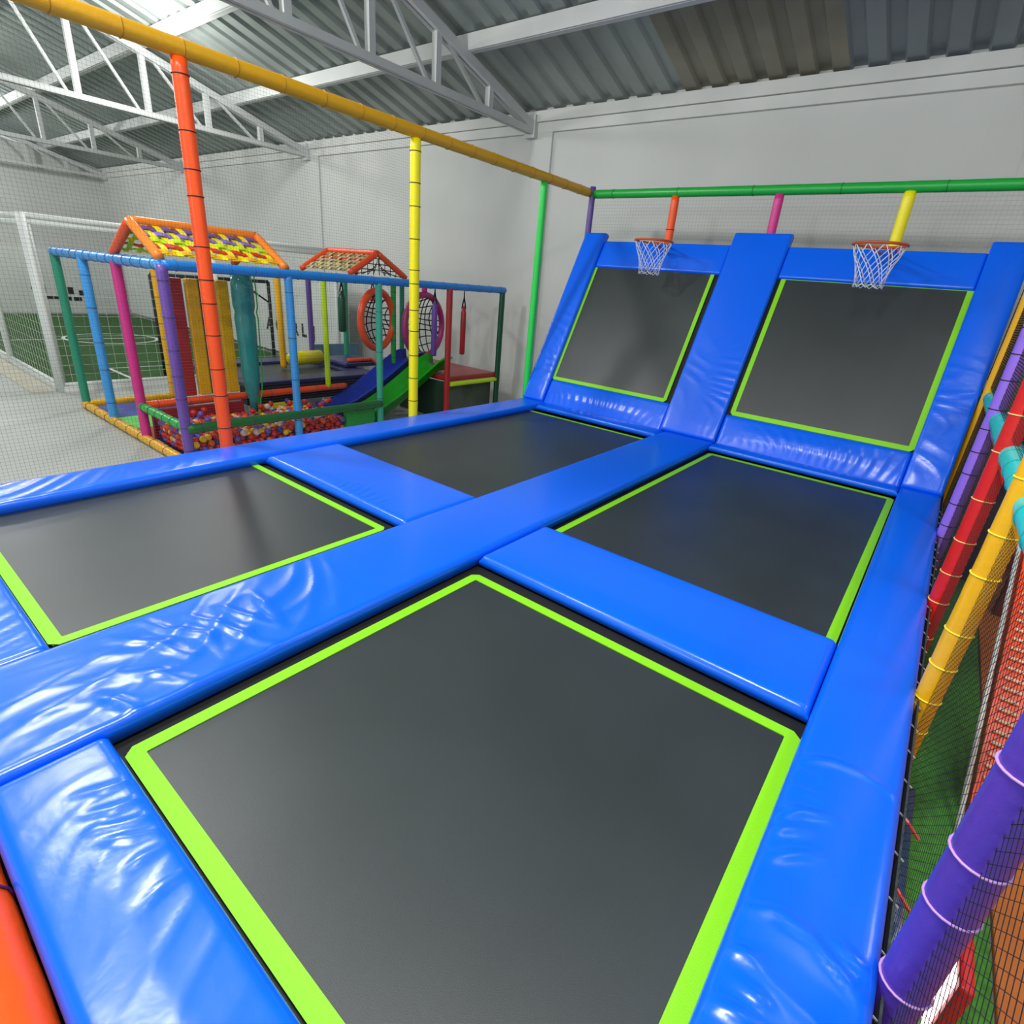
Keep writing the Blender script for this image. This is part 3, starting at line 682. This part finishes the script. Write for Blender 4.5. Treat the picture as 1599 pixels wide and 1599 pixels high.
# net rings
def ringnet(label, x, y, z, rx, rz, col, ang, axis):
    t = thing('net_ring', label, 'net ring', (x, y, z), 'net rings')
    ca, sa = math.cos(ang), math.sin(ang)
    def pt(a, b): return Vector((x+a*sa, y+a*ca, z+b))
    n = 10
    ring = [pt(rx*math.cos(q), rz*math.sin(q)) for q in (2*PI*(k+.5)/30 for k in range(30))]
    obj('ring', tube(NB(), ring, .055, 10, closed=True), V(col), t, True)
    bm = NB()
    for k in range(-4, 5):
        f = k/4.8; h = math.sqrt(1-f*f)
        nx_ = Vector((ca, -sa, 0))
        def bow(a, b): return pt(a, b)-nx_*.22*max(0, 1-(a/rx)**2-(b/rz)**2)
        sg = [-1+i/4 for i in range(9)]
        tube(bm, [bow(rx*f+.03*math.sin(k+3*q), rz*h*q) for q in sg], .010, 5); tube(bm, [bow(rx*h*q, rz*f+.03*math.cos(k+3*q)) for q in sg], .010, 5)
    obj('rope_net', bm, NETB, t)
    if axis:
        obj('hanger', tube(NB(), [pt(0, rz), (x, y, ZB)], .05, 10), V(axis), t, True); obj('hanger', tube(NB(), [pt(0, -rz), (x, y, .74)], .045, 10), V(axis), t, True)
ringnet('orange ring filled with black rope netting above the slides', -7.62, 5.93, 1.52, .42, .45, 'brick', -.25, None)
ringnet('purple ring filled with black rope netting right of the orange ring', -7.62, 6.96, 1.42, .52, .53, 'magenta', -.15, 'pink')
tag(obj('rope', tube(NB(), [(-7.62, 5.93, 2.0), (-7.62, 5.93, 2.1)], .015, 6), NETB), 'short rope holding the orange ring to the rail', 'rope')
# hanging bags
def bag(label, x, y, z0, z1, col, r=.045):
    t = thing('hanging_bag', label, 'hanging bag', (x, y, z0), 'hanging foam bags')
    obj('body', tube(NB(), [(x, y, z0), (x, y, z0+.02), (x, y, z1-.12), (x, y, z1)], [r*.8, r, r, r*.45], 12), V(col), t, True)
    obj('sling', tube(NB(), [(x-.02, y-.03, z1-.05), (x, y, z1+.14), (x, y, ZB), (x, y, z1+.14), (x+.02, y+.03, z1-.05)], .012, 6), NETB, t)
bag('red hanging bag with black sling above the red platform', -7.1, 7.43, .98, 1.82, 'darkred', .05)
bag('purple hanging bag in front of the purple ring', -7.1, 6.72, .98, 1.88, 'purple', .05)
bag('dark green hanging bag between the lime post and the orange ring', -8.6, 5.94, 1.22, 1.9, 'dgreen', .07)
bag('small orange hanging bag just left of the orange ring', -8.6, 6.6, 1.75, 1.95, 'brick', .06)
# toddler trampoline behind the pit
t = thing('toddler_trampoline', 'low toddler trampoline with dark blue pads behind the orange rail', 'trampoline', (-8.8, 4.9, 0))
obj('pad', rbox(-8.2, X1-.08, 3.72, 6.1, .56, .62, .02), V('navy'), t); obj('pad', rbox(-9.9, -9.45, 3.72, 6.1, .56, .62, .02), V('navy'), t)
obj('pad', rbox(-9.46, -8.19, 3.72, 4.1, .562, .622, .02), V('navy'), t); obj('pad', rbox(-9.46, -8.19, 5.7, 6.1, .562, .622, .02), V('navy'), t)
obj('jump_mat', box(NB(), -9.46, -8.19, 4.09, 5.71, .565, .575), MAT, t)
obj('skirt', rbox(-8.0, X1-.10, 3.74, 6.1, .30, .555, .01), BLACK, t)
for y in (3.8, 5.0, 6.0): obj('leg', tube(NB(), [(-7.85, y, 0), (-7.85, y, .55)], .025, 8), STEEL, t)
tag(obj('foam_roll', tube(NB(), [(-8.95, 5.1, .73), (-8.97, 5.25, .74), (-9.0, 5.72, .74)], [.10, .12, .12], 14), V('yellow'), None, True), 'fat yellow foam roll lying on the toddler trampoline', 'foam roll')
tag(obj('foam_pad', rbox(-9.3, -8.4, 5.85, 6.7, .625, .70, .03), V('navy')), 'dark purple blue pad with white oval mark beside the blue slide', 'foam pad')
tag(obj('foam_pad', rbox(X1-.16, X1-.10, 3.8, 4.5, .06, .30, .02), V('yellow')), 'yellow pad under the orange rail', 'foam pad')
tag(obj('wall_panel', rbox(-10.4, -10.35, 6.42, 7.55, 0, .76, .01), mat('panel_bluegrey', (86, 122, 150), rough=.6)), 'blue grey panel behind the playground at the far side', 'wall panel')

# ------------------------------------------------------------------ football cage
FX, FY0, FY1, FXE = -11.23, 2.40, 7.62, -24.0
turf = mat('turf', (44, 96, 26), rough=.9, mottle=.35, mscale=6, bump=(160, .5))
tf = tag(obj('football_turf', box(NB(), FXE, FX-.08, FY0+.1, FY1, 0, .02), turf), 'green artificial turf of the small football pitch', 'turf')
zl = .022; bm = NB()
box(bm, -13.07, -11.4, 3.58, 3.64, .02, zl); box(bm, -13.07, -11.4, 6.36, 6.42, .02, zl); box(bm, -13.13, -13.07, 3.58, 6.42, .02, zl)
obj('penalty_line', bm, WHITE, tf, label='white penalty box line')
obj('halfway_line', box(NB(), -17.63, -17.57, 2.6, 7.5, .02, zl), WHITE, tf, label='white halfway line')
bm = NB(); rg = [[bm.verts.new((-17.6+q*math.cos(2*PI*k/40), 5.05+q*math.sin(2*PI*k/40), zl+.001)) for q in (.97, 1.05)] for k in range(40)]
for k in range(40): bm.faces.new((rg[k][0], rg[k][1], rg[(k+1) % 40][1], rg[(k+1) % 40][0]))
obj('centre_circle', bm, WHITE, tf, label='white centre circle')
def panel(label, p0, p1, h, group):
    p0 = Vector(p0); p1 = Vector(p1); d = (p1-p0); L = d.length; U = d/L; Z = Vector((0, 0, 1))
    t = thing('mesh_fence', label, 'fence', p0, group)
    for s, nm in ((0, 'post'), (L, 'post')): obj(nm, tube(NB(), [p0+U*s, p0+U*s+Z*h], .035 if s else .055, 10), WHITE, t, True)
    for z in (.12, h-.12, h-.03): obj('rail', tube(NB(), [p0+Z*z, p1+Z*z], .028 if z < h-.2 else .035, 8), WHITE, t, True)
    obj('mesh', netgrid(p0+Z*.12, d, Z*(h-.2), max(4, int(L/.16)), int(h/.16), .0028), mat('mesh_white', (206, 214, 200), rough=.6), t)
    return t
panel('white tube and mesh fence of the football cage along the playground, nearer half', (FX, FY0, 0), (FX, 5.0, 0), 2.62, 'white football cage fence')
panel('white tube and mesh fence of the football cage along the playground, farther half', (FX, 5.02, 0), (FX, FY1, 0), 2.62, 'white football cage fence')
panel('white mesh fence at the left picture edge, facing the hall, first section', (FX-.1, FY0, 0), (-14.3, FY0, 0), 2.62, 'white football cage fence')
panel('white mesh fence at the left picture edge, facing the hall, second section', (-14.35, FY0, 0), (-17.4, FY0, 0), 2.62, 'white football cage fence')
panel('white mesh fence at the left picture edge, facing the hall, third section', (-17.45, FY0, 0), (-20.5, FY0, 0), 2.62, 'white football cage fence')
tag(obj('fence_post', tube(NB(), [(FX-.28, FY0+.1, 0), (FX-.28, FY0+.1, 2.5)], .04, 10), WHITE, None, True), 'white gate post just inside the cage corner', 'post')
t = thing('football_goal', 'black framed goal with a corner brace inside the football cage', 'goal', (-11.8, 5.3, 0))
for y in (6.36, 4.15): obj('upright', tube(NB(), [(-11.8, y, .02), (-11.8, y, 1.86)], .035, 8), BLACK, t, True)
obj('crossbar', tube(NB(), [(-11.8, 4.15, 1.86), (-11.8, 6.36, 1.86)], .035, 8), BLACK, t, True)
obj('brace', tube(NB(), [(-11.8, 5.75, 1.84), (-11.8, 6.34, 1.45)], .018, 8), BLACK, t, True)
banm = mat('banner_cloth', (205, 208, 206), rough=.7, mottle=.08, mscale=1.5)
INK = mat('banner_ink', (16, 18, 20), rough=.6)
def text(parent, s, loc, rot, size, name='lettering'):
    cu = bpy.data.curves.new(name, 'FONT'); cu.body = s; cu.size = size; cu.extrude = .004; cu.offset = .012
    tmp = bpy.data.objects.new('tmp', cu); C.objects.link(tmp)
    bpy.context.view_layer.update()
    me = bpy.data.meshes.new_from_object(tmp.evaluated_get(bpy.context.evaluated_depsgraph_get()))
    bpy.data.objects.remove(tmp)
    me.materials.clear(); me.materials.append(INK)
    o = bpy.data.objects.new(name, me); C.objects.link(o); o.parent = parent
    o.location = Vector(loc)-wloc(parent); o.rotation_euler = rot
    return o
t = thing('banner', 'white banner with big black letters along the back of the football pitch', 'banner', (-15, FY1+.06, 0))
obj('sheet', box(NB(), FXE, -10.9, FY1+.04, FY1+.08, .10, 2.1), banm, t)
for s, x in (('A', -14.45), ('C', -14.0), ('R', -13.2), ('L', -12.8), ('J', -12.32)):
    text(t, s, (x, FY1+.035, .62), (PI/2, 0, 0), .42)
t = thing('banner', 'pale banner with two rows of small black lettering at the far pitch end', 'banner', (FXE, 5, 0))
obj('sheet', box(NB(), FXE-.06, FXE-.02, 2.4, 7.6, .06, 2.05), banm, t)
bm = NB()
for y, z, a, b in ((4.95, .83, .08, .10), (5.15, .83, .16, .26), (5.9, .78, .15, .22), (6.2, .72, .3, .16), (5.0, .56, .12, .08), (5.2, .55, .42, .10), (5.8, .53, .16, .13), (6.02, .52, .22, .12)):
    box(bm, FXE-.02, FXE-.012, y, y+a, z-b/2, z+b/2)
obj('lettering', bm, INK, t)
tag(obj('kerb', box(NB(), FXE, FX-.02, FY0-.04, FY0+.06, 0, .09), WHITE), 'low white kerb under the fence facing the hall', 'kerb')
tag(obj('kerb', box(NB(), FX-.06, FX+.05, FY0, FY1, 0, .09), WHITE), 'low white kerb under the fence along the playground', 'kerb')
tag(obj('ground_sheet', box(NB(), -16.5, -11.3, 2.02, 2.34, 0, .012), mat('sheet_beige', (206, 200, 184), rough=.8, mottle=.15, mscale=3)), 'beige ground sheet lying in front of the cage corner', 'sheet')
